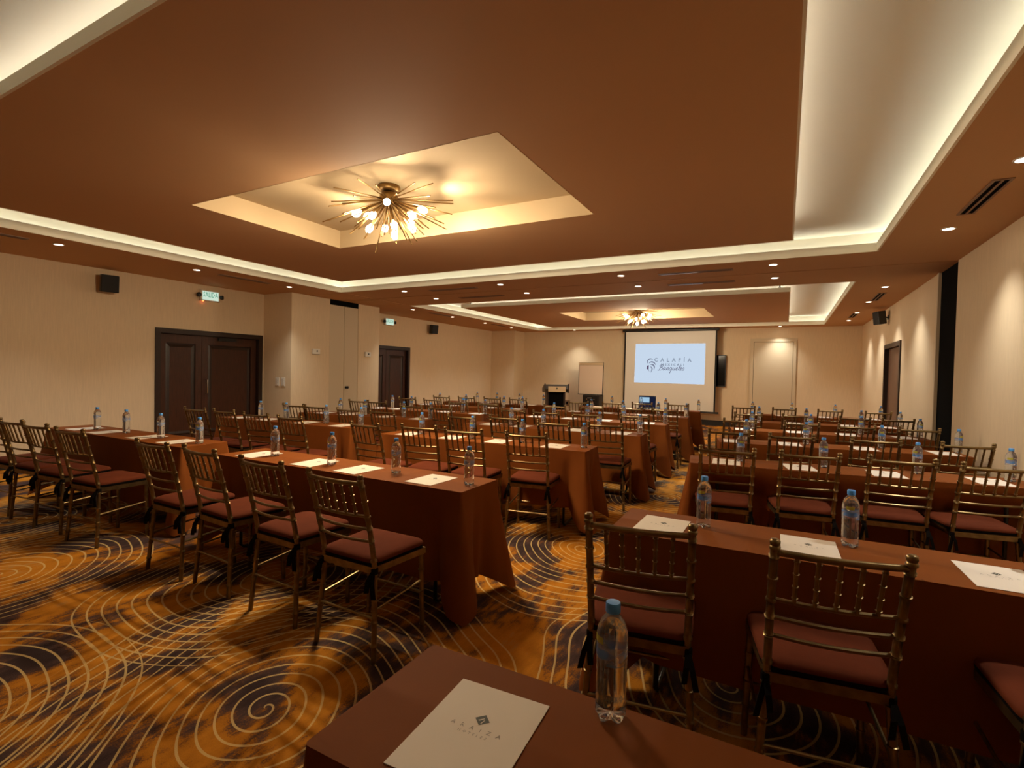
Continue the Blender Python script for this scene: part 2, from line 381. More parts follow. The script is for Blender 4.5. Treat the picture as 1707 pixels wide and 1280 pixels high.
# doors
def panel_leaf(parent, x, y0, y1, z1, mt, sgn, name='door_leaf'):
    # slab with stiles, rails and a raised field; sgn +1: room on +x
    lf = MB().box(x - .04 * sgn if sgn > 0 else x, x if sgn > 0 else x + .04, y0, y1, .01, z1).build(name, mt, parent)
    xa, xb = (x, x + .012) if sgn > 0 else (x - .012, x)
    st = .11; m = MB()
    m.box(xa, xb, y0, y0 + st, .01, z1).box(xa, xb, y1 - st, y1, .01, z1).box(xa, xb, y0 + st, y1 - st, z1 - st - .04, z1).box(xa, xb, y0 + st, y1 - st, .01, .24)
    m.build('stile_frame', mt, lf)
    m = MB(); i0, i1, k0, k1 = y0 + st, y1 - st, .24, z1 - st - .04; w_ = .07; xi = x + .006 * sgn; xo = x + .011 * sgn
    rings_ = [[(x, i0, k0), (x, i1, k0), (x, i1, k1), (x, i0, k1)], [(xo, i0 + .03, k0 + .03), (xo, i1 - .03, k0 + .03), (xo, i1 - .03, k1 - .03), (xo, i0 + .03, k1 - .03)],
              [(x, i0 + w_, k0 + w_), (x, i1 - w_, k0 + w_), (x, i1 - w_, k1 - w_), (x, i0 + w_, k1 - w_)]]
    m.loops(rings_, cap=False); m.build('moulding', M['doorframe'], lf)
    return lf
def dframe(parent, x, y0, y1, z1, sgn, depth=.10, wd=.085, mt=None):
    mt = mt or M['doorframe']; m = MB()
    a, b_ = sorted((x + .02 * sgn, x - depth * sgn))
    m.box(a, b_, y0 - .0, y0 + .035, 0, z1).box(a, b_, y1 - .035, y1, 0, z1).box(a, b_, y0 + .035, y1 - .035, z1 - .035, z1)
    a, b_ = sorted((x + .022 * sgn, x))
    m.box(a, b_, y0 - .045, y0 + .04, 0, z1 + .045).box(a, b_, y1 - .04, y1 + .045, 0, z1 + .045).box(a, b_, y0 + .04, y1 - .04, z1 - .04, z1 + .045)
    return m.build('door_frame', mt, parent)
d1 = thing('door_1', 'dark walnut panelled double door under the nearer exit sign', 'door', kind='structure')
dframe(d1, XL, DOOR1[0] + .045, DOOR1[1] - .045, DOOR1[2] - .045, 1)
mid = (DOOR1[0] + DOOR1[1]) / 2 - .17
panel_leaf(d1, XL - .075, DOOR1[0] + .09, mid - .004, DOOR1[2] - .09, M['doorwood'], 1)
l2 = panel_leaf(d1, XL - .075, mid + .004, DOOR1[1] - .09, DOOR1[2] - .09, M['doorwood'], 1)
MB().box(XL - .13, XL - .115, DOOR1[0], DOOR1[1], 0, DOOR1[2]).build('door_back', M['black'], d1)
MB().box(XL - .06, XL - .005, mid + .28, mid + .62, 1.93, 1.985).build('door_closer', M['steel'], d1)
h_ = MB(); h_.tube([(XL - .06, mid + .07, .95), (XL - .0, mid + .07, .97), (XL - .0, mid + .07, 1.20), (XL - .06, mid + .07, 1.22)], .011, 8); h_.build('pull_handle', M['chrome'], l2, True)
d2 = thing('door_2', 'dark walnut panelled door partly hidden by the partition closet', 'door', kind='structure')
dframe(d2, XL, DOOR2[0] + .045, DOOR2[1] - .045, DOOR2[2] - .045, 1)
panel_leaf(d2, XL - .075, DOOR2[0] + .09, 10.16, DOOR2[2] - .09, M['doorwood'], 1)
panel_leaf(d2, XL - .075, 10.17, DOOR2[1] - .09, DOOR2[2] - .09, M['doorwood'], 1)
MB().box(XL - .13, XL - .115, DOOR2[0], DOOR2[1], 0, DOOR2[2]).build('door_back', M['black'], d2)
d3 = thing('door_3', 'plain brown door in the wall beyond the black partition slot', 'door', kind='structure')
dframe(d3, XR, DOOR3[0] + .045, DOOR3[1] - .045, DOOR3[2] - .045, -1)
lf = MB().box(XR + .05, XR + .09, DOOR3[0] + .09, DOOR3[1] - .09, .01, DOOR3[2] - .085).build('door_leaf', M['doorbrown'], d3)
MB().box(XR + .045, XR + .05, DOOR3[0] + .38, DOOR3[0] + .44, .85, 1.35).build('pull_plate', M['chrome'], lf)
MB().box(XR + .10, XR + .115, DOOR3[0], DOOR3[1], 0, DOOR3[2]).build('door_back', M['black'], d3)
d5 = thing('door_5', 'flush cream service door with slim frame in the end wall', 'door', kind='structure')
a, b_, zt = -.835, .168, 2.50
m = MB(); m.box(a - .075, a, Y1 - .03, Y1, 0, zt + .075).box(b_, b_ + .075, Y1 - .03, Y1, 0, zt + .075).box(a, b_, Y1 - .03, Y1, zt, zt + .075)
m.box(a - .095, a - .075, Y1 - .018, Y1, 0, zt + .095).box(b_ + .075, b_ + .095, Y1 - .018, Y1, 0, zt + .095).box(a - .075, b_ + .075, Y1 - .018, Y1, zt + .075, zt + .095)
m.build('door_frame', M['ivorypanel'], d5)
MB().box(a + .008, b_ - .008, Y1 - .014, Y1 - .001, .01, zt - .008).build('door_leaf', M['ivorypanel'], d5)
MB().box(a, b_, Y1 - .002, Y1 - .0005, .0, zt).build('shadow_gap', M['black'], d5)

# ------------------------------------------------------------------ ceiling lights
dl_ring = MB(); dl_ring.lathe([(.058, 0), (.058, -.006), (.046, -.008), (.043, -.002), (.043, 0)], 20, cap=False); ring_me = dl_ring.mesh('bezel', M['white'], True)
dl_lens = MB(); dl_lens.lathe([(.043, -.0005), (.043, -.003), (.030, -.0045)], 20); lens_me = dl_lens.mesh('lens', M['lens'])
def downlight(x, y, label, W=SPOT_W, ang=100, group='recessed round downlights'):
    t = thing('downlight', label, 'ceiling light', (x, y, ZC), 0, group)
    link('bezel', ring_me, t); link('lens', lens_me, t)
    L_ = bpy.data.lights.new('lamp', 'SPOT'); L_.energy = W; L_.color = SPOT_COL; L_.spot_size = math.radians(ang); L_.spot_blend = 1.0; L_.shadow_soft_size = .05
    o = bpy.data.objects.new('lamp', L_); COL.objects.link(o); o.parent = t; o.location = (0, 0, -.02)
yl = [14.43, 12.81, 11.14, 9.51, 6.09, 4.47, 2.82, 1.15]
for i, y in enumerate(yl): downlight(-7.87, y, 'round downlight, %s from the screen in the row along the double-door wall' % ORD[i])
yr = [14.73, 13.07, 11.33, 9.59, 6.15, 4.43, 2.72]
for i, y in enumerate(yr): downlight(1.305, y, 'round downlight, %s from the screen in the row above the slotted wall' % ORD[i], SPOT_W * 1.1)
for i, x in enumerate((-.18, -2.15, -4.17, -6.2)):
    downlight(x, 8.2, 'round downlight beyond the partition track, %s from the slotted wall' % ORD[i], SPOT_W * 1.2, 78)
    downlight(x, 7.24, 'round downlight on the near side of the partition track, %s from the slotted wall' % ORD[i], SPOT_W * 1.2, 78)
    if i == 0: downlight(x, 15.93, 'round downlight above the cream service door')
    if i == 3: downlight(x, 15.73, 'round downlight above the flipchart')
def slot_vent(x, y, ln, along, label, slats=2):
    t = thing('ceiling_vent', label, 'vent', (x, y, ZC), 0 if along == 'y' else PI / 2, 'linear slot vents in the ceiling')
    n = slats; wv = .045 * n + .03
    m = MB(); h = ln / 2
    m.box(-wv / 2, wv / 2, -h, -h + .02, -.008, 0).box(-wv / 2, wv / 2, h - .02, h, -.008, 0)
    for i in range(n + 1):
        xx = -wv / 2 + i * (wv - .018) / n
        m.box(xx, xx + .018, -h + .02, h - .02, -.008, 0)
    m.build('vent_frame', M['vent'], t)
    MB().box(-wv / 2 + .01, wv / 2 - .01, -h + .01, h - .01, -.002, -.0003).build('vent_throat', M['black'], t)
    if 'pale blade' in label: MB().box(.016, .040, -.03, h - .03, -.0075, -.0045).build('glint_blade', M['chrome'], t)  # chrome strip added to stand for light reflected in part of the slot
slot_vent(1.31, 5.23, .88, 'y', 'dark two-slot ceiling vent nearest the camera beside the slotted wall')
slot_vent(1.36, 10.7, .95, 'y', 'two-slot ceiling vent just beyond the partition slot')
slot_vent(1.29, 13.6, .95, 'y', 'two-slot ceiling vent above the wall speaker by the brown door')
slot_vent(-7.9, 5.28, .88, 'y', 'two-slot ceiling vent near the first exit sign')
slot_vent(-7.9, 2.1, .88, 'y', 'two-slot ceiling vent above the table end near the bare beige wall')
slot_vent(-7.85, 10.6, .95, 'y', 'two-slot ceiling vent near the second exit sign')
slot_vent(-7.85, 13.7, .95, 'y', 'two-slot ceiling vent along the wall far corner')
slot_vent(-1.15, 7.36, .98, 'x', 'slot vent with pale blade added as glint on the near side of the partition track')
slot_vent(-1.2, 8.26, .98, 'x', 'slot vent with pale blade added as glint beyond the partition track')
slot_vent(-5.2, 7.36, .98, 'x', 'slot vent near the partition closet, near side of the track')
slot_vent(-5.2, 8.30, .98, 'x', 'slot vent near the partition closet, beyond the track')

# ------------------------------------------------------------------ chandeliers
def chandelier(x, y, label, seed):
    r = random.Random(seed)
    t = thing('chandelier', label, 'chandelier', (x, y, ZU - .004), 0, 'starburst ceiling lights')
    MB().lathe([(.10, 0), (.105, -.01), (.105, -.03), (.09, -.045), (.03, -.05)], 24).build('canopy', M['brass'], t, True)
    MB().lathe([(.02, -.045), (.06, -.06), (.085, -.10), (.085, -.14), (.06, -.18), (.02, -.195), (.001, -.196)], 20).build('hub', M['brass'], t, True)
    hub = Vector((0, 0, -.12))
    rod_me = MB().tube([(0, 0, .0), (0, 0, 1)], .0055, 6).mesh('rod', M['brass'], True)
    n = 66; ga = PI * (3 - math.sqrt(5))
    for i in range(n):
        zc = 0.10 - 1.02 * (i + .5) / n
        zc = max(-.97, zc)
        a = i * ga + r.uniform(-.15, .15); rr = math.sqrt(max(0, 1 - zc * zc))
        d = Vector((rr * math.cos(a), rr * math.sin(a), zc))
        ln = r.uniform(.40, .60) * (1 if zc > -.5 else .80)
        o = link('rod', rod_me, t); o.location = hub + d * .03
        o.rotation_mode = 'QUATERNION'; o.rotation_quaternion = Vector((0, 0, 1)).rotation_difference(d); o.scale = (1, 1, ln)
    soc = MB().lathe([(.010, .0), (.010, .17), (.017, .175), (.017, .24), (.012, .243)], 12).mesh('socket', M['brass'], True)
    bul = MB().lathe([(.010, .24), (.016, .255), (.028, .275), (.031, .295), (.026, .318), (.012, .332), (.001, .335)], 14).mesh('bulb', M['bulb'], True)
    nb = 12
    for i in range(nb):
        zc = -.22 - .72 * (i + .5) / nb; a = i * ga * 1.0 + .6; rr = math.sqrt(1 - zc * zc)
        d = Vector((rr * math.cos(a), rr * math.sin(a), zc))
        o = link('socket', soc, t); o.location = hub + d * .03; o.rotation_mode = 'QUATERNION'; o.rotation_quaternion = Vector((0, 0, 1)).rotation_difference(d)
        link('bulb', bul, o)
        # the socket shades the light behind it: each bulb throws forwards along its arm
        L_ = bpy.data.lights.new('lamp', 'SPOT'); L_.energy = BULB_W; L_.color = BULB_COL; L_.spot_size = math.radians(165); L_.spot_blend = .5; L_.shadow_soft_size = .03
        q = bpy.data.objects.new('lamp', L_); COL.objects.link(q); q.parent = o; q.location = (0, 0, .345); q.rotation_euler = (PI, 0, 0)
chandelier(-3.26, 3.57, 'brass starburst chandelier in the nearer ceiling tray', 3)
chandelier(-3.24, 12.4, 'brass starburst chandelier in the far ceiling tray by the screen', 5)

# ------------------------------------------------------------------ furniture prototypes
def ringed(path, r0, ringz, bump=1.28, n=26):
    """tube along a path with bamboo rings at the given path fractions"""
    P = [Vector(p) for p in path]
    def at(t):
        x = t * (len(P) - 1); i = min(int(x), len(P) - 2); f = x - i
        p0 = P[max(i - 1, 0)]; p1 = P[i]; p2 = P[i + 1]; p3 = P[min(i + 2, len(P) - 1)]
        return .5 * ((2 * p1) + (p2 - p0) * f + (2 * p0 - 5 * p1 + 4 * p2 - p3) * f * f + (3 * p1 - p0 - 3 * p2 + p3) * f ** 3)
    ts = [(i / n, 1.0) for i in range(n + 1)]
    e = .008
    for z in ringz: ts += [(z - e, 1.0), (z - e * .5, bump), (z + e * .5, bump), (z + e, 1.0)]
    ts = sorted((min(max(t, 0), 1), b) for t, b in ts)
    return [at(t) for t, b in ts], [r0 * b for t, b in ts]
ZS, ZT = .46, .925        # seat frame top, top of the straight back post
def post_x(z): return .178 + .004 * max(0, (z - ZS) / .48) + .028 * max(0, (ZS - z) / ZS)
def post_y(z):
    if z < ZS: return -.150 - .028 * ((ZS - z) / ZS) ** 1.3
    return -.150 - .112 * ((z - ZS) / .48) ** 1.25
def make_chair_meshes():
    D = {}
    for s, nm in ((-1, 'postL'), (1, 'postR')):
        pts = [(s * post_x(z), post_y(z), z) for z in (0, .15, .30, .46, .62, .77, ZT)]
        p, r = ringed(pts, .0135, (.10, .22, .34, .47, .545, .655, .73, .80, .88, .96))
        m = MB().tube(p, r, 9)
        x, y = s * post_x(ZT), post_y(ZT)
        m.lathe([(.0165, ZT - .002), (.0175, ZT + .006), (.0135, ZT + .010), (.0165, ZT + .018), (.0165, ZT + .026), (.010, ZT + .032)], 9, x, y - .003)
        D[nm] = m.mesh('back_post', M['gold'], True)
        p, r = ringed([(s * .205, .205, 0), (s * .198, .203, .23), (s * .192, .198, .47)], .0135, (.12, .30, .5, .72, .9), n=8)
        D['leg' + nm[-1]] = MB().tube(p, r, 9).mesh('leg', M['gold'], True)
    def rail(z, r, bow=.022, inset=.004):
        x = post_x(z) - inset; y = post_y(z)
        pts = [(-x + 2 * x * i / 8, y - bow * math.sin(PI * i / 8), z) for i in range(9)]
        return pts, [r] * 9
    for i, z in enumerate((.742, .675, .608)):
        p, r = rail(z, .0078); D['rail%d' % i] = MB().tube(p, r, 7).mesh('cross_rail', M['gold'], True)
    p, r = rail(.912, .0115); D['crest'] = MB().tube(p, r, 8).mesh('top_rail', M['gold'], True)
    for i in range(5):
        x = -.118 + .059 * i; f = (x + .184) / .368; b0 = -.022 * math.sin(PI * f)
        p, r = ringed([(x * .97, post_y(.742) + b0, .742), (x * .985, post_y(.825) + b0, .825), (x, post_y(.912) + b0, .912)], .0072, (.15, .38, .62, .85), 1.45, 6)
        D['spindle%d' % i] = MB().tube(p, r, 7).mesh('spindle', M['gold'], True)
    # seat frame: four bars
    m = MB(); z0, z1 = .440, .474
    o_ = [(-.183, -.166), (.183, -.166), (.212, .216), (-.212, .216)]
    i_ = [(-.155, -.138), (.155, -.138), (.180, .184), (-.180, .184)]
    m.loops([[(*p, z0) for p in o_], [(*p, z1) for p in o_], [(*p, z1) for p in i_], [(*p, z0) for p in i_]], cap=False, closed=True)
    D['frame'] = m.mesh('seat_frame', M['gold'])
    # cushion
    m = MB(); rings = []
    def rr(sx, sy, z, rad, cy=.030, n=5):
        pts = []
        for qx, qy, a0 in ((1, 1, 0), (-1, 1, PI / 2), (-1, -1, PI), (1, -1, 1.5 * PI)):
            for k in range(n):
                a = a0 + PI / 2 * k / (n - 1)
                px = qx * (sx - rad) + rad * math.cos(a); py = qy * (sy - rad) + rad * math.sin(a)
                pts.append((px * (1 + .05 * py / sy), cy + py, z))
        return pts
    m.loops([rr(sx, sy, z, rad) for sx, sy, z, rad in ((.18, .178, .4745, .04), (.200, .194, .478, .05), (.2045, .198, .493, .055), (.19, .18, .494, .05))])
    D['cbase'] = m.mesh('cushion_base', M['tie'], True)
    m = MB()
    for sx, sy, z, rad in ((.19, .185, .4935, .05), (.2035, .197, .494, .055), (.204, .198, .503, .055), (.198, .191, .514, .055), (.178, .170, .523, .06), (.140, .132, .529, .06), (.08, .07, .532, .04), (.01, .01, .533, .005)):
        rings.append(rr(sx, sy, z, rad))
    m.loops(rings); D['cushion'] = m.mesh('seat_cushion', M['cushion'], True)
    for s in (-1, 1):
        D['str%d' % s] = MB().tube([(s * .191, -.163, .26), (s * .199, .203, .29)], .0068, 7).mesh('stretcher', M['gold'], True)
        # cushion tie round the rear post
        m = MB(); x, y = s * .178, -.150
        m.lathe([(.0165, .435), (.019, .44), (.019, .462), (.0165, .468)], 10, x, y)
        for dx, dy, dz in ((.03 * s, -.035, -.12), (-.012 * s, -.045, -.095)):
            a = Vector((x + .004 * s, y - .017, .45)); b = a + Vector((dx * .5, dy * .6, dz * .4)); c = a + Vector((dx, dy * .7, dz)); wv = Vector((.010, .004, 0)); th = Vector((0, .003, 0))
            m.loops([[p - wv - th, p + wv - th, p + wv + th, p - wv + th] for p in (a, b, c)])
        D['tie%d' % s] = m.mesh('cushion_tie', M['tie'])
    D['strF'] = MB().tube([(-.200, .204, .22), (.200, .204, .22)], .0068, 7).mesh('stretcher', M['gold'], True)
    D['strB'] = MB().tube([(-.194, -.166, .22), (.194, -.166, .22)], .0068, 7).mesh('stretcher', M['gold'], True)
    return D
CH = make_chair_meshes()
def chair(x, y, rz, label):
    t = thing('banquet_chair', label, 'chair', (x, y, 0), rz, 'gold chairs at the tables')
    link('seat_cushion', CH['cushion'], t); link('cushion_base', CH['cbase'], t); link('seat_frame', CH['frame'], t)
    for k in 'LR': link('back_post', CH['post' + k], t); link('leg', CH['leg' + k], t)
    link('top_rail', CH['crest'], t)
    for i in range(3): link('cross_rail', CH['rail%d' % i], t)
    for i in range(5): link('spindle', CH['spindle%d' % i], t)
    for k in ('str-1', 'str1', 'strF', 'strB'): link('stretcher', CH[k], t)
    for k in ('tie-1', 'tie1'): link('cushion_tie', CH[k], t)
    return t

# bottle
def make_bottle():
    D = {}
    prof = [(.004, .006), (.018, .003), (.026, 0), (.030, .004), (.0325, .014), (.0325, .03), (.031, .036), (.0325, .042), (.031, .056), (.0322, .062), (.0308, .076), (.0322, .082), (.0308, .096), (.0322, .102),
            (.0312, .112), (.0318, .12), (.0318, .160), (.0325, .165), (.0325, .176), (.030, .190), (.0245, .204), (.017, .214), (.0135, .219), (.0128, .228), (.0128, .236)]
    n = 24; rings = []
    for r, z in prof:
        ring_ = []
        for k in range(n):
            a = 2 * PI * k / n
            rr = r * (1 + (.10 * math.cos(5 * a) if z < .012 else .0))
            if .19 < z < .214: rr *= 1 + .02 * math.cos(12 * a)
            zz = z + (.004 * (1 - math.cos(5 * a)) if z < .012 else 0)
            ring_.append((rr * math.cos(a), rr * math.sin(a), zz))
        rings.append(ring_)
    m = MB().loops(rings); D['body'] = m.mesh('bottle_body', M['bottle'], True)
    m = MB(); m.loops([[((r + (.0006 if k % 2 else 0)) * math.cos(2 * PI * k / 28), (r + (.0006 if k % 2 else 0)) * math.sin(2 * PI * k / 28), z) for k in range(28)] for r, z in ((.0145, .222), (.0152, .224), (.0152, .240), (.014, .243), (.005, .2435))])
    D['cap'] = m.mesh('bottle_cap', M['cap'], True)
    m = MB(); m.loops([[(.0326 * math.cos(2 * PI * k / 24), .0326 * math.sin(2 * PI * k / 24), z) for k in range(24)] for z in (.121, .159)], cap=False)
    D['label'] = m.mesh('label', M['label'], True)
    m = MB(); R = .0329
    a0, a1 = math.radians(235), math.radians(290)
    for i in range(6):
        p, q_ = a0 + (a1 - a0) * i / 6, a0 + (a1 - a0) * (i + 1) / 6
        m.quad((R * math.cos(p), R * math.sin(p), .163), (R * math.cos(q_), R * math.sin(q_), .163), (R * math.cos(q_), R * math.sin(q_), .177), (R * math.cos(p), R * math.sin(p), .177))
    D['patch'] = m.mesh('label_patch', M['labelyellow'], True)
    return D
BO = make_bottle()
def bottle(x, y, label, rz):
    t = thing('water_bottle', label, 'bottle', (x, y, .7508), rz, 'water bottles on the tables')
    link('bottle_body', BO['body'], t); link('bottle_cap', BO['cap'], t); link('label', BO['label'], t); link('label_patch', BO['patch'], t)
# text meshes
def text_mesh(txt, size, spacing=1.0, res=2, shear=0, extrude=0, offset=0):
    cu = bpy.data.curves.new('lettering', 'FONT'); cu.body = txt; cu.size = size; cu.space_character = spacing; cu.resolution_u = res
    cu.align_x = 'CENTER'; cu.shear = shear; cu.extrude = extrude; cu.offset = offset
    o = bpy.data.objects.new('lettering', cu); COL.objects.link(o)
    dg = bpy.context.evaluated_depsgraph_get()
    me = bpy.data.meshes.new_from_object(o.evaluated_get(dg))
    bpy.data.objects.remove(o); me.name = 'lettering'; return me
PW, PH = .215, .285
pap_me = MB().box(-PW / 2, PW / 2, -PH / 2, PH / 2, 0, .0016).mesh('letterhead_pad', M['paper'])
em = MB()
def dia(cx, cy, a, b, z): em.quad((cx - a, cy, z), (cx, cy - b, z), (cx + a, cy, z), (cx, cy + b, z))
dia(0, .038, .0165, .0165, .0021); em_me = em.mesh('emblem', M['ink'])
sw = MB()
sw.quad((-.008, .034, .0024), (-.005, .033, .0024), (.003, .042, .0024), (.002, .044, .0024)); sw.quad((.001, .026, .0024), (.003, .027, .0024), (.006, .038, .0024), (.004, .039, .0024))
sw_me = sw.mesh('emblem_stroke', M['paper'])
t1 = text_mesh('ARAIZA', .015, 2.6, 1); t2 = text_mesh('HOTELES', .0095, 1.9, 1)
for t_, yy in ((t1, .004), (t2, -.010)):
    for v in t_.vertices: v.co.y += yy; v.co.z = .0021
    t_.materials.clear(); t_.materials.append(M['greyink'])
def pad(x, y, rz, label):
    t = link('letterhead_pad', pap_me, None, (x, y, .7508), rz); tag(t, label, 'paper', 'letterhead pads on the tables')
    e = link('emblem', em_me, t); link('emblem_stroke', sw_me, e); link('lettering', t1, t)['kind'] = 'stuff'; link('lettering', t2, t)['kind'] = 'stuff'

# table + cloth
def make_cloth(w, d, seed, bumps, push, tight=False):
    """cloth over a w x d top: draped sides, folded corner cones; bumps = seat x positions that press the front in"""
    r = random.Random(seed); Z = .75
    segs = []   # perimeter: (x, y, nx, ny, cornerdist, side)
    hw, hd = w / 2, d / 2; cr = .012
    def side(p0, p1, nx, ny, n, s):
        for i in range(n):
            f = (i + .5) / n
            f = f - .35 * math.sin(2 * PI * f) / (2 * PI)      # denser at the corners
            x = p0[0] + (p1[0] - p0[0]) * f; y = p0[1] + (p1[1] - p0[1]) * f
            L_ = math.hypot(p1[0] - p0[0], p1[1] - p0[1]); segs.append((x, y, nx, ny, min(f, 1 - f) * L_, s))
    def corner(cx, cy, a0):
        for i in range(7):
            a = a0 + PI / 2 * i / 6
            segs.append((cx + cr * math.cos(a), cy + cr * math.sin(a), math.cos(a), math.sin(a), 0, 4))
    side((-hw + cr, -hd), (hw - cr, -hd), 0, -1, 56, 0); corner(hw - cr, -hd + cr, -PI / 2)
    side((hw, -hd + cr), (hw, hd - cr), 1, 0, 20, 1); corner(hw - cr, hd - cr, 0)
    side((hw - cr, hd), (-hw + cr, hd), 0, 1, 34, 2); corner(-hw + cr, hd - cr, PI / 2)
    side((-hw, hd - cr), (-hw, -hd + cr), -1, 0, 20, 3); corner(-hw + cr, -hd + cr, PI)
    ph = [r.uniform(0, 6.28) for _ in range(8)]
    lv = [0, .04, .12, .25, .4, .55, .7, .85, 1]
    rings = []
    base = [.17 + r.uniform(-.02, .04), .17, .2, .17]
    flare = r.uniform(.13, .17)
    for t in lv:
        ring_ = []
        for x, y, nx, ny, cd, s in segs:
            if s == 4:
                dv = abs(abs(math.atan2(abs(ny), abs(nx))) - PI / 4) / (PI / 4)
                zb, out = .02 + .04 * dv, flare * (1 - .22 * dv)
            else:
                wgt = max(0, 1 - cd / .155)
                zb = base[s] + (.06 - base[s]) * wgt
                fold = math.exp(-((cd - .145) / .045) ** 2)
                out = flare * .78 * wgt - .048 * fold + (.012 if s in (0, 2) else .022) * (.5 + .5 * math.sin((x if s in (0, 2) else y) * (9 if s in (0, 2) else 26) + ph[s])) * (1 - wgt)
            o = out * t ** 1.15
            if tight and x > hw - .3: o *= .28
            xx, yy = x + nx * o, y + ny * o
            z = Z - .0 - t * (Z - zb)
            if t == 0: xx, yy = x, y
            if s == 0 and push > 0 and z < .66:
                g = max([math.exp(-(max(0, abs(x - b) - .16) / .10) ** 2) for b in bumps] + [0])
                k = min(1, (.66 - z) / .14); k = k * k * (3 - 2 * k)
                yy += push * g * k * (1 if z > .3 else .55 + .45 * z / .3)
            ring_.append((xx, yy, z - (.004 if t > 0 else 0)))
        rings.append(ring_)
    m = MB(); m.loops(rings, cap=False)
    # top, with pressed fold ridges
    xs = [-hw + .004]; 
    for c in (-w * .25, 0, w * .25): xs += [c - .012, c, c + .012]
    xs.append(hw - .004); ys = [-hd + .004, -.012, 0, .012, hd - .004]
    b0 = len(m.v)
    for yy in ys:
        for xx in xs: m.v.append((xx, yy, Z + (.0022 if (yy == 0 or any(abs(xx - c) < 1e-6 for c in (-w * .25, 0, w * .25))) else 0)))
    nx_ = len(xs)
    for j in range(len(ys) - 1):
        for i in range(nx_ - 1): m.f.append((b0 + j * nx_ + i, b0 + j * nx_ + i + 1, b0 + (j + 1) * nx_ + i + 1, b0 + (j + 1) * nx_ + i))
    n = len(segs)
    # stitch rim: flat strip from rim ring inward
    b1 = len(m.v)
    for x, y, nx, ny, cd, s in segs:
        m.v.append((min(max(x, -hw + .004), hw - .004), min(max(y, -hd + .004), hd - .004), Z))
    for k in range(n): m.f.append((k, b1 + k, b1 + (k + 1) % n, (k + 1) % n))
    return m.mesh('tablecloth', M['cloth'], True)
leg_me = MB().tube([(0, -.15, .72), (0, -.155, .04), (0, -.13, .016), (0, .13, .016), (0, .155, .04), (0, .15, .72)], .013, 8).mesh('leg', M['steel'], True)
top_meshes = {}
BLK = {'R': 'middle-column', 'L': 'door-side', 'X': 'slotted-wall-side'}
SEATFROM = {'R': 'aisle', 'L': 'bare wall', 'X': 'aisle'}
def table_set(blk, row, xl, xr, yl, yr, chairs, bott, pads, D=.43, gap=.40, push=0.0, rots=None, chair_z=None):
    """one table of a row: row counted from the screen; xl..xr near edge at yl..yr; seat positions in world x"""
    ang = math.atan2(yr - yl, xr - xl); w = math.hypot(xr - xl, yr - yl)
    mx, my = (xl + xr) / 2 - math.sin(ang) * D / 2, (yl + yr) / 2 + math.cos(ang) * D / 2
    desc = '%s %s table from the screen' % (ORD[row - 1], BLK[blk])
    t = thing('banquet_table', 'narrow folding table under brown cloth, %s' % desc, 'table', (mx, my, 0), ang, 'narrow tables set in rows')
    MB().box(-w / 2 + .006, w / 2 - .006, -D / 2 + .006, D / 2 - .006, .715, .744).build('tabletop', M['tabletop'], t)
    for s in (-1, 1): link('leg', leg_me, t, (s * (w / 2 - .22), 0, 0))
    inv = lambda X: (X - mx) / math.cos(ang)
    cl = link('tablecloth', make_cloth(w, D, hash((blk, row)) % 1000 if False else ord(blk) * 31 + row, [inv(c if not isinstance(c, tuple) else c[0] * .954) for c in chairs if c is not None], push, blk == 'X'), None, (mx, my, 0), ang)
    tag(cl, 'brown tablecloth draped over the %s' % desc, 'tablecloth', 'brown tablecloths')
    n = len(chairs)
    yline = lambda X: yl + (yr - yl) * (X - xl) / (xr - xl)
    def seat(i): return (n - 1 - i) if blk == 'R' else i
    for i, cx in enumerate(chairs):
        if cx is None: continue
        g = gap[i] if isinstance(gap, (list, tuple)) else gap
        rz = ang + math.radians(rots[i] if rots else rnd.uniform(-3.5, 3.5))
        if isinstance(cx, tuple): cx, ty_ = cx[0] * .954, cx[1] * .954
        else: ty_ = None
        ty = yline(cx) - g if ty_ is None else ty_                      # y of the back's top
        c, s = math.cos(rz), math.sin(rz)
        chair(cx - .265 * s, ty + .265 * c, rz, 'gold bamboo-look chair, %s from %s, %s' % (ORD[seat(i)], SEATFROM[blk], desc))
    for i, (bx_, by_) in enumerate(bott):
        bottle(bx_, yline(bx_) + by_, 'blue-capped water bottle, %s from %s, %s' % (ORD[(len(bott) - 1 - i) if blk == 'R' else i], SEATFROM[blk], desc), rnd.uniform(-.7, .7))
    for i, (px, py) in enumerate(pads):
        pad(px, yline(px) + py, ang + math.radians(rnd.uniform(-4, 4)), 'white letterhead pad, %s from %s, %s' % (ORD[(len(pads) - 1 - i) if blk == 'R' else i], SEATFROM[blk], desc))
def auto(blk, row, xl, xr, yl, yr, chairs, bx_=None, px=None, **kw):
    off = .30 if blk != 'X' else .13
    j = lambda a: rnd.uniform(-a, a)
    bx_ = bx_ or [(c if not isinstance(c, tuple) else c[0]) + off + j(.02) for c in chairs]
    px = px or [b - (.29 if blk != 'X' else .17) + j(.015) for b in bx_]
    bx_ = [min(b, xr - .06) for b in bx_]; px = [max(p, xl + .13) for p in px]
    table_set(blk, row, xl, xr, yl, yr, chairs, [(b, (.22 if blk != 'X' else .30) + j(.03)) for b in bx_], [(p, .185 + j(.012)) for p in px], **kw)

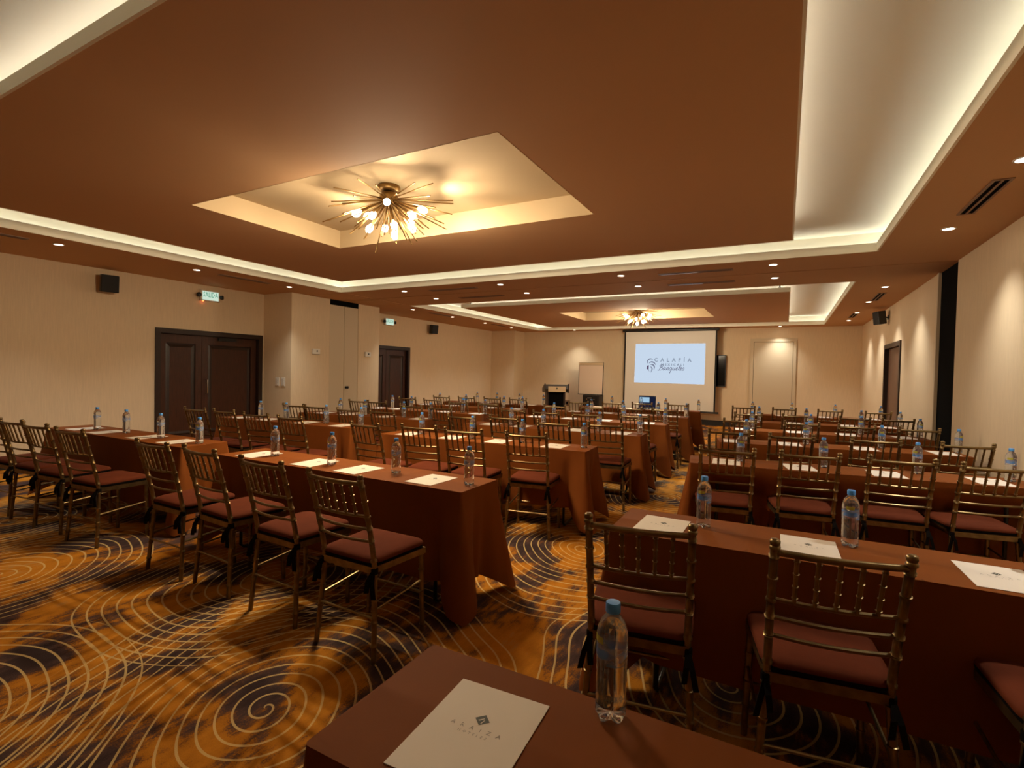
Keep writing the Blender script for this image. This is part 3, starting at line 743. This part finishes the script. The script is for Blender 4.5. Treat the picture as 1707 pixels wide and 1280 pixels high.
auto('R', 6, -4.03, -1.67, 2.465, 2.49, [(-3.96, 1.94), (-3.42, 1.96), (-2.72, 1.917), (-2.067, 1.877)], [-3.61, -2.96, -2.37, -1.745], [-3.77, -3.12, -2.66, -2.03], rots=[0, -4, -2, -1])
auto('L', 6, -7.08, -4.62, 2.43, 2.50, [(-6.95, 1.92), (-6.38, 1.93), (-5.86, 1.93), (-5.20, 1.93)], [-6.53, -6.0, -5.34, -4.71], [-6.70, -6.22, -5.52, -4.98], rots=[3, 4, 4, 4])
auto('L', 5, -6.98, -4.58, 4.26, 4.42, [(-6.7, 3.79), (-6.18, 3.85), (-5.5, 3.81), (-4.9, 3.81)])
auto('R', 5, -3.97, -1.60, 4.26, 4.42, [(-3.75, 3.80), (-3.2, 3.98), (-2.68, 4.0), (-2.07, 4.12)], [-3.59, -2.92, -2.35, -1.7], [-3.70, -3.15, -2.60, -1.98], rots=[-6, 5, 5, 6])
auto('L', 4, -6.85, -4.53, 5.50, 5.75, [(-6.5, 5.12), (-6.04, 5.14), (-5.31, 5.07), (-4.76, 5.14)])
auto('R', 4, -3.85, -1.47, 5.75, 5.92, [(-3.55, 5.25), (-3.08, 5.50), (-2.32, 5.30), (-1.77, 5.50)])
auto('L', 3, -6.85, -4.43, 6.90, 7.12, [(-6.65, 6.57), (-6.23, 6.60), (-5.19, 6.25), (-4.61, 6.24)])
auto('R', 3, -3.90, -1.50, 7.27, 7.48, [(-3.6, 6.7), (-3.04, 6.67), (-2.46, 6.75), (-1.82, 6.95)])
auto('L', 2, -6.90, -4.45, 8.35, 8.56, [(-6.70, 7.96), (-6.04, 7.92), (-5.19, 7.55), (-4.6, 7.63)])
auto('R', 2, -3.90, -1.45, 8.80, 9.04, [(-3.48, 8.0), (-2.9, 8.25), (-2.3, 8.45), (-1.74, 8.58)])
auto('L', 1, -7.05, -4.50, 9.65, 9.92, [(-6.58, 8.95), (-6.07, 9.16), (-5.54, 9.36), (-4.98, 9.49)])
auto('R', 1, -3.95, -1.49, 10.42, 10.72, [(-3.61, 9.48), (-3.0, 9.75), (-2.51, 10.13), (-1.85, 10.34)])
auto('X', 6, -.70, 1.62, 2.27, 2.34, [(-.467, 1.89), (.175, 1.93), (.87, 1.96), (1.42, 1.96)], [-.325, .265, .86, 1.48], [-.50, .11, .72, 1.33], D=.44, rots=[8, 7, 0, 2])
auto('X', 5, -.68, 1.62, 4.40, 4.74, [(-.38, 4.23), (.18, 4.36), (.75, 4.48), (1.27, 4.51)], [-.32, .29, .92, 1.47], [-.42, .12, .70, 1.33], push=.16)
auto('X', 4, -.62, 1.62, 5.99, 6.36, [(-.50, 5.69), (.07, 5.66), (.77, 5.82), (1.46, 5.93)], push=.10)
auto('X', 3, -.62, 1.62, 7.48, 7.84, [(-.51, 7.25), (.2, 7.36), (.78, 7.37), (1.40, 7.48)], push=.16)
auto('X', 2, -.62, 1.62, 8.97, 9.35, [(-.49, 8.64), (.17, 8.85), (.92, 8.96), (1.45, 9.05)], push=.14)
auto('X', 1, -.66, 1.62, 10.75, 11.12, [(-.68, 10.52), (0, 10.62), (.73, 10.76), (1.45, 10.82)], push=.14)
table_set('X', 7, -.79, 1.60, .655, .675, [None] * 4, [(-.303, .37)], [(-.525, .185)], D=.41)

# ------------------------------------------------------------------ things on the walls
def speaker(x, y, z, face, tilt, label):
    t = thing('wall_speaker', label, 'speaker', (x, y, z), face, 'black wall speakers')
    # local: front +y, wall at -y
    b = MB().box(-.11, .11, .03, .17, -.13, .13).build('cabinet', M['blackplastic'], t); bevel(b, .012)
    b.rotation_euler = (tilt, 0, 0)
    g = MB().box(-.10, .10, .168, .176, -.12, .12).build('grille', M['grille'], b)
    br = MB().box(-.03, .03, -.055, -.045, -.05, .05).tube([(0, -.05, 0), (0, .04, 0)], .014, 8).build('bracket', M['steel'], t)
speaker(XL + .055, 3.89, 2.69, -PI / 2 - .25, -.12, 'black loudspeaker mounted on the bare beige wall near the first exit sign')
speaker(XL + .055, 11.95, 2.68, -PI / 2 - .25, -.12, 'black loudspeaker beyond the partition closet near the second exit sign')
speaker(XR - .055, 12.35, 2.72, PI / 2 + .3, -.12, 'black loudspeaker above the brown door beyond the partition slot')
exit_txt = text_mesh('SALIDA', .085, 1.0, 1, extrude=.0005)
exit_txt.materials.clear(); exit_txt.materials.append(M['exitgreen'])
def exit_sign(y, z, label, red):
    t = thing('exit_sign', label, 'exit sign', (XL, y, z), PI / 2, 'lit green exit signs')     # local: -y faces room
    bevel(MB().box(-.17, .17, -.055, -.0, -.095, .095).build('housing', M['white'], t), .006)
    f = MB().box(-.145, .145, -.058, -.0552, -.075, .078).build('lit_face', M['exitglow'], t)
    l = link('lettering', exit_txt, f); l['kind'] = 'stuff'; l.location = (0, -.0592, -.022); l.rotation_euler = (PI / 2, 0, 0); l.scale = (.95, 1.5, 1)
    for s in (-1, 1):
        lm = MB().lathe([(.012, 0), (.035, .01), (.04, .05), (.03, .055)], 12).build('side_lamp', M['steel'], t, True); lm.location = (s * .19, -.03, .0); lm.rotation_euler = (PI / 2, 0, s * .5)
    if red: MB().box(-.135, -.115, -.05, -.03, -.107, -.095).build('pilot_light', M['redled'], t)
exit_sign(5.46, 2.72, 'lit exit sign above the nearer dark double door', True)
exit_sign(10.17, 2.715, 'lit exit sign just past the partition closet', False)
for y, nm in ((7.13, 'nearer'), (8.57, 'farther')):
    t = thing('wall_control', 'small white thermostat box on the closet face, %s of the two' % nm, 'thermostat', (CX, y, 1.80), PI / 2, 'white thermostat boxes')
    bevel(MB().box(-.085, .085, -.04, 0, -.055, .055).build('case', M['white'], t), .006)
    MB().lathe([(.016, 0), (.016, .006), (.010, .008)], 12).build('dial', M['steel'], t, True).rotation_euler = (PI / 2, 0, 0)
    bpy.context.view_layer.update()
    t.children[-1].location = (.01, -.04, .01)
for x, nm in ((-8.79, 'nearer the double door'), (-8.62, 'nearer the closet corner')):
    t = thing('light_switch', 'white switch plate %s' % nm, 'switch', (x, CY0, 1.18), 0, 'white switch plates')
    bevel(MB().box(-.055, .055, -.010, 0, -.085, .085).build('plate', M['white'], t), .003)
    for k in range(3): MB().box(-.022, .022, -.016, -.010, -.06 + .045 * k, -.025 + .045 * k).build('rocker', M['white'], t)
t = thing('wall_control', 'small beige wall control on the end wall beside the corner pier', 'control', (-8.42, Y1, 1.85))
bevel(MB().box(-.09, .09, -.035, 0, -.07, .07).build('case', M['white'], t), .006); MB().box(-.04, .04, -.039, -.035, -.01, .04).build('display', M['steel'], t)
t = thing('power_outlet', 'brown floor-level outlet plate beside the lectern', 'outlet', (-6.6, Y1, .45))
MB().box(-.07, .07, -.012, 0, -.1, .1).build('plate', M['vent'], t); MB().box(-.03, .03, -.015, -.012, -.05, .05).build('socket', M['black'], t)

# television
t = thing('television', 'black flat television mounted on the end wall behind the screen edge', 'television', (-2.0, Y1, 1.642))
bevel(MB().box(-.44, .44, -.09, -.035, -.47, .47).build('bezel', M['blackplastic'], t), .008)
MB().box(-.42, .42, -.0935, -.0905, -.44, .45).build('panel', mat('glossy black panel', (.004, .005, .006), .08), t)
MB().box(-.2, .2, -.035, 0, -.2, .2).build('wall_mount', M['steel'], t)

# projection screen
SY = 15.9
t = thing('projection_screen', 'white pull-down projection screen showing a logo slide', 'screen', (0, SY, 0))
MB().tube([(-4.60, 0, 2.862), (-1.74, 0, 2.862)], .045, 14).build('roller_case', M['blackplastic'], t, True)
MB().box(-4.525, -1.815, -.004, .004, .43, 2.83).build('screen_fabric', M['screen'], t)
m = MB(); m.box(-4.545, -4.50, -.006, .006, .43, 2.83).box(-1.84, -1.795, -.006, .006, .43, 2.83); m.build('side_border', M['screentrim'], t)
MB().box(-4.56, -1.70, -.02, .02, .375, .43).build('bottom_bar', M['blackplastic'], t)
MB().tube([(-3.17, 0, 2.862), (-3.17, 0, 2.91)], .02, 8).build('hanger', M['steel'], t); MB().tube([(-4.3, 0, 2.862), (-4.3, 0, 2.91)], .012, 8).build('hanger', M['steel'], t); MB().tube([(-2.0, 0, 2.862), (-2.0, 0, 2.91)], .012, 8).build('hanger', M['steel'], t)
ix0, ix1, iz0, iz1 = -4.205, -2.11, 1.235, 2.445
slide = MB().quad((ix0, -.006, iz0 + .0), (ix1, -.006, iz0 - .005), (ix1, -.006, iz1 + .005), (ix0 + .02, -.006, iz1)).build('projected_slide', M['image'], t)
IW, IH = ix1 - ix0, iz1 - iz0
def sp(u, v): return (ix0 + IW * u, -.009, iz1 - IH * v)    # u right, v down in 0..1
def ribbon(m, pts, w0, w1=None, wm=None):
    """flat ribbon in the slide plane along pts (u,v in 0..1), widths in metres"""
    P = [Vector((p[0] * IW, 0, -p[1] * IH)) for p in pts]; n = len(P); L_, R_ = [], []
    for i in range(n):
        d = (P[min(i + 1, n - 1)] - P[max(i - 1, 0)]); d.normalize(); nn = Vector((-d.z, 0, d.x))
        f = i / (n - 1); w1_ = w0 if w1 is None else w1
        wd = w0 + (w1_ - w0) * f
        if wm is not None: wd = wd + (wm - wd) * math.sin(PI * f)
        L_.append(P[i] + nn * wd / 2); R_.append(P[i] - nn * wd / 2)
    o = Vector((ix0, -.009, iz1))
    for i in range(n - 1): m.quad(L_[i] + o, R_[i] + o, R_[i + 1] + o, L_[i + 1] + o)
def smooth(pts, n=6):
    P = [Vector((*p, 0)) for p in pts]; out = []
    for i in range(len(P) - 1):
        p0, p1, p2, p3 = P[max(i - 1, 0)], P[i], P[i + 1], P[min(i + 2, len(P) - 1)]
        for k in range(n):
            f = k / n; out.append(.5 * ((2 * p1) + (p2 - p0) * f + (2 * p0 - 5 * p1 + 4 * p2 - p3) * f * f + (3 * p1 - p0 - 3 * p2 + p3) * f ** 3))
    out.append(P[-1]); return [(p.x, p.y) for p in out]
for txt, u, v, sz, sx, mt in (('CALAF\u00cdA', .553, .452, .155, 2.05, 'slidepale'), ('MEXICALI', .555, .557, .098, 1.75, 'slidepale')):
    me = text_mesh(txt, sz, sx, 3, offset=.0035); me.materials.clear(); me.materials.append(M[mt])
    o = link('slide_lettering', me, slide); o['kind'] = 'stuff'; o.location = sp(u, v); o.rotation_euler = (PI / 2, 0, 0)
for pts, a, b, c in (([(.195, .50), (.192, .44), (.215, .395), (.245, .385), (.275, .41)], .012, .004, .035), ([(.215, .50), (.235, .47), (.265, .465), (.295, .49), (.312, .54)], .006, .006, .042),
                     ([(.235, .535), (.262, .53), (.285, .555), (.295, .60), (.29, .67)], .006, .006, .045), ([(.235, .59), (.252, .60), (.262, .635), (.258, .68), (.245, .735)], .006, .006, .035)):
    lg = MB(); ribbon(lg, smooth(pts), a, b, c); lg.build('slide_emblem', M['slideink'], slide)
lg = MB(); lg.quad(sp(.184, .565), sp(.215, .55), sp(.213, .67), sp(.182, .645)); ribbon(lg, smooth([(.205, .62), (.21, .68), (.225, .70)]), .02, .004); lg.build('slide_emblem', M['slideplum'], slide)
# handwritten "Banquetes": strokes on a slanted grid, one unit = x height
SCR = [
    [(.45, -1.75), (.1, -.1), (-.25, .05), (-.55, -.15)], [(-.15, -1.35), (.35, -1.85), (.95, -1.75), (.95, -1.25), (.45, -.95), (.95, -.85), (1.0, -.3), (.5, .05), (.05, -.1)],
    [(2.05, -.85), (1.6, -1.0), (1.3, -.5), (1.45, .0), (1.85, -.35), (2.1, -.9), (1.95, -.2), (2.2, .0), (2.45, -.4)],
    [(2.45, -.4), (2.6, -.95), (2.5, 0), (2.75, -.75), (3.05, -.95), (3.1, -.5), (3.05, -.05), (3.3, -.1), (3.5, -.5)],
    [(4.15, -.85), (3.75, -1.0), (3.45, -.5), (3.6, 0), (3.95, -.3), (4.2, -.9), (4.0, .4), (3.85, 1.0), (3.75, .9), (4.1, .2), (4.5, -.3)],
    [(4.5, -.3), (4.65, -.95), (4.6, -.2), (4.8, .0), (5.1, -.35), (5.25, -.95), (5.15, -.2), (5.35, .0), (5.6, -.35)],
    [(5.6, -.35), (5.95, -.55), (6.05, -.9), (5.8, -.95), (5.65, -.4), (5.85, .0), (6.2, -.15), (6.5, -.6)],
    [(6.5, -.6), (6.75, -1.7), (6.6, -.25), (6.75, .0), (7.05, -.3)], [(6.35, -1.1), (7.15, -1.15)],
    [(7.05, -.3), (7.4, -.55), (7.5, -.9), (7.25, -.95), (7.1, -.4), (7.3, .0), (7.65, -.2)],
    [(7.65, -.2), (8.05, -1.05), (8.25, -.5), (8.1, 0), (7.75, -.1)]]
ux = .0425; vx = .072
for st in SCR:
    pts = [(.362 + ux * (x - .22 * y), .668 + vx * y) for x, y in st]
    hb = MB(); ribbon(hb, smooth(pts, 5), .015, .010, .020); hb.build('slide_lettering', M['slideink'], slide)
# the projector light that the slide gives back
# lectern
LX, LY = -6.43, 14.8
t = thing('lectern', 'dark wooden lectern with cream plate in front of the end wall', 'lectern', (LX, LY, 0), math.radians(33))
bevel(MB().box(-.30, .30, -.18, .22, .02, .98).build('body', M['doorframe'], t), .008)
MB().box(-.235, .235, -.187, -.1805, .06, .86).build('front_panel', M['black'], t)
MB().box(-.36, .36, -.26, .26, 0, .04).build('base', M['doorframe'], t)
m = MB(); m.loops([[(x, -.30, .97), (x, .30, .97), (x, .26, 1.02), (x, -.28, 1.115)] for x in (-.36, .36)]); m.build('reading_desk', M['doorframe'], t)
for s in (-1, 1):
    m = MB(); m.loops([[(x, -.32, .86), (x, .20, .86), (x, .24, .98), (x, -.25, 1.14), (x, -.32, 1.14)] for x in (s * .36, s * .385)]); m.build('side_wing', M['doorframe'], t)
pl = MB().box(-.275, .275, -.318, -.301, .885, 1.055).build('sign_plate', M['plate'], t)
MB().box(-.275, .275, -.301, -.18, .87, 1.055).build('plate_backing', M['doorframe'], t)
m = MB(); m.quad((-.03, -.3195, .99), (0, -.3195, .955), (.03, -.3195, .99), (0, -.3195, 1.03)); m.build('emblem', M['ink'], pl)
# rack with flipchart
RX, RY = -5.40, 15.45
t = thing('equipment_rack', 'low black audio rack with knobs under the flipchart', 'rack', (RX, RY, 0))
bevel(MB().box(-.27, .27, -.2, .25, .03, .80).build('cabinet', M['rack'], t), .008)
for i, (z0, z1) in enumerate(((.10, .24), (.27, .42), (.45, .58), (.61, .76))):
    u = MB().box(-.23, .23, -.215, -.201, z0, z1).build('equipment_panel', M['blackplastic'], t)
    for k in range(3):
        kn = MB().lathe([(.018, 0), (.016, .02), (.004, .022)], 10).build('knob', M['chrome'], u, True); kn.location = (-.12 + .12 * k, -.215, (z0 + z1) / 2 - .02); kn.rotation_euler = (PI / 2, 0, 0)
MB().box(-.10, .04, -.2175, -.2155, .70, .715).build('display', M['white'], t)
for sx in (-.22, .22):
    for sy in (-.15, .2): MB().lathe([(.02, 0), (.025, .01), (.025, .032)], 10, sx, sy).build('foot', M['black'], t)
t = thing('flipchart', 'paper flipchart board standing on the black rack', 'flipchart', (-5.49, 15.46, .803), 0)
t.rotation_euler = (-.03, 0, 0)
bevel(MB().box(-.415, .415, -.012, .012, 0, 1.035).build('board', M['screentrim'], t), .004)
MB().box(-.395, .395, -.02, -.0125, .02, .94).build('paper_pad', M['board'], t)
MB().box(-.41, .41, -.028, -.0125, .945, 1.03).build('clamp_bar', M['plate'], t)
MB().box(-.415, .415, -.05, -.0125, -.002, .018).build('ledge', M['screentrim'], t)
# laptop on the first middle table
t = thing('laptop', 'open black laptop with a lit desktop on the front middle table', 'laptop', (-2.60, 10.93, .7525), .10)
bevel(MB().box(-.18, .18, -.24, 0, 0, .018).build('base', M['blackplastic'], t), .004)
MB().box(-.16, .16, -.20, -.06, .0182, .0195).build('keyboard', M['steel'], t)
lid = MB().box(-.18, .18, 0, .008, .0, .26).build('lid', M['blackplastic'], t); lid.location = (0, .0, .018); lid.rotation_euler = (-.18, 0, 0)
MB().box(-.168, .168, -.0022, -.0003, .018, .245).build('display', M['lcd'], lid)
MB().box(-.160, .045, -.0042, -.0025, .09, .225).build('window', M['lcdwin'], lid); MB().box(-.160, .045, -.0062, -.0045, .09, .115).build('window_bar', M['lcd'], lid)
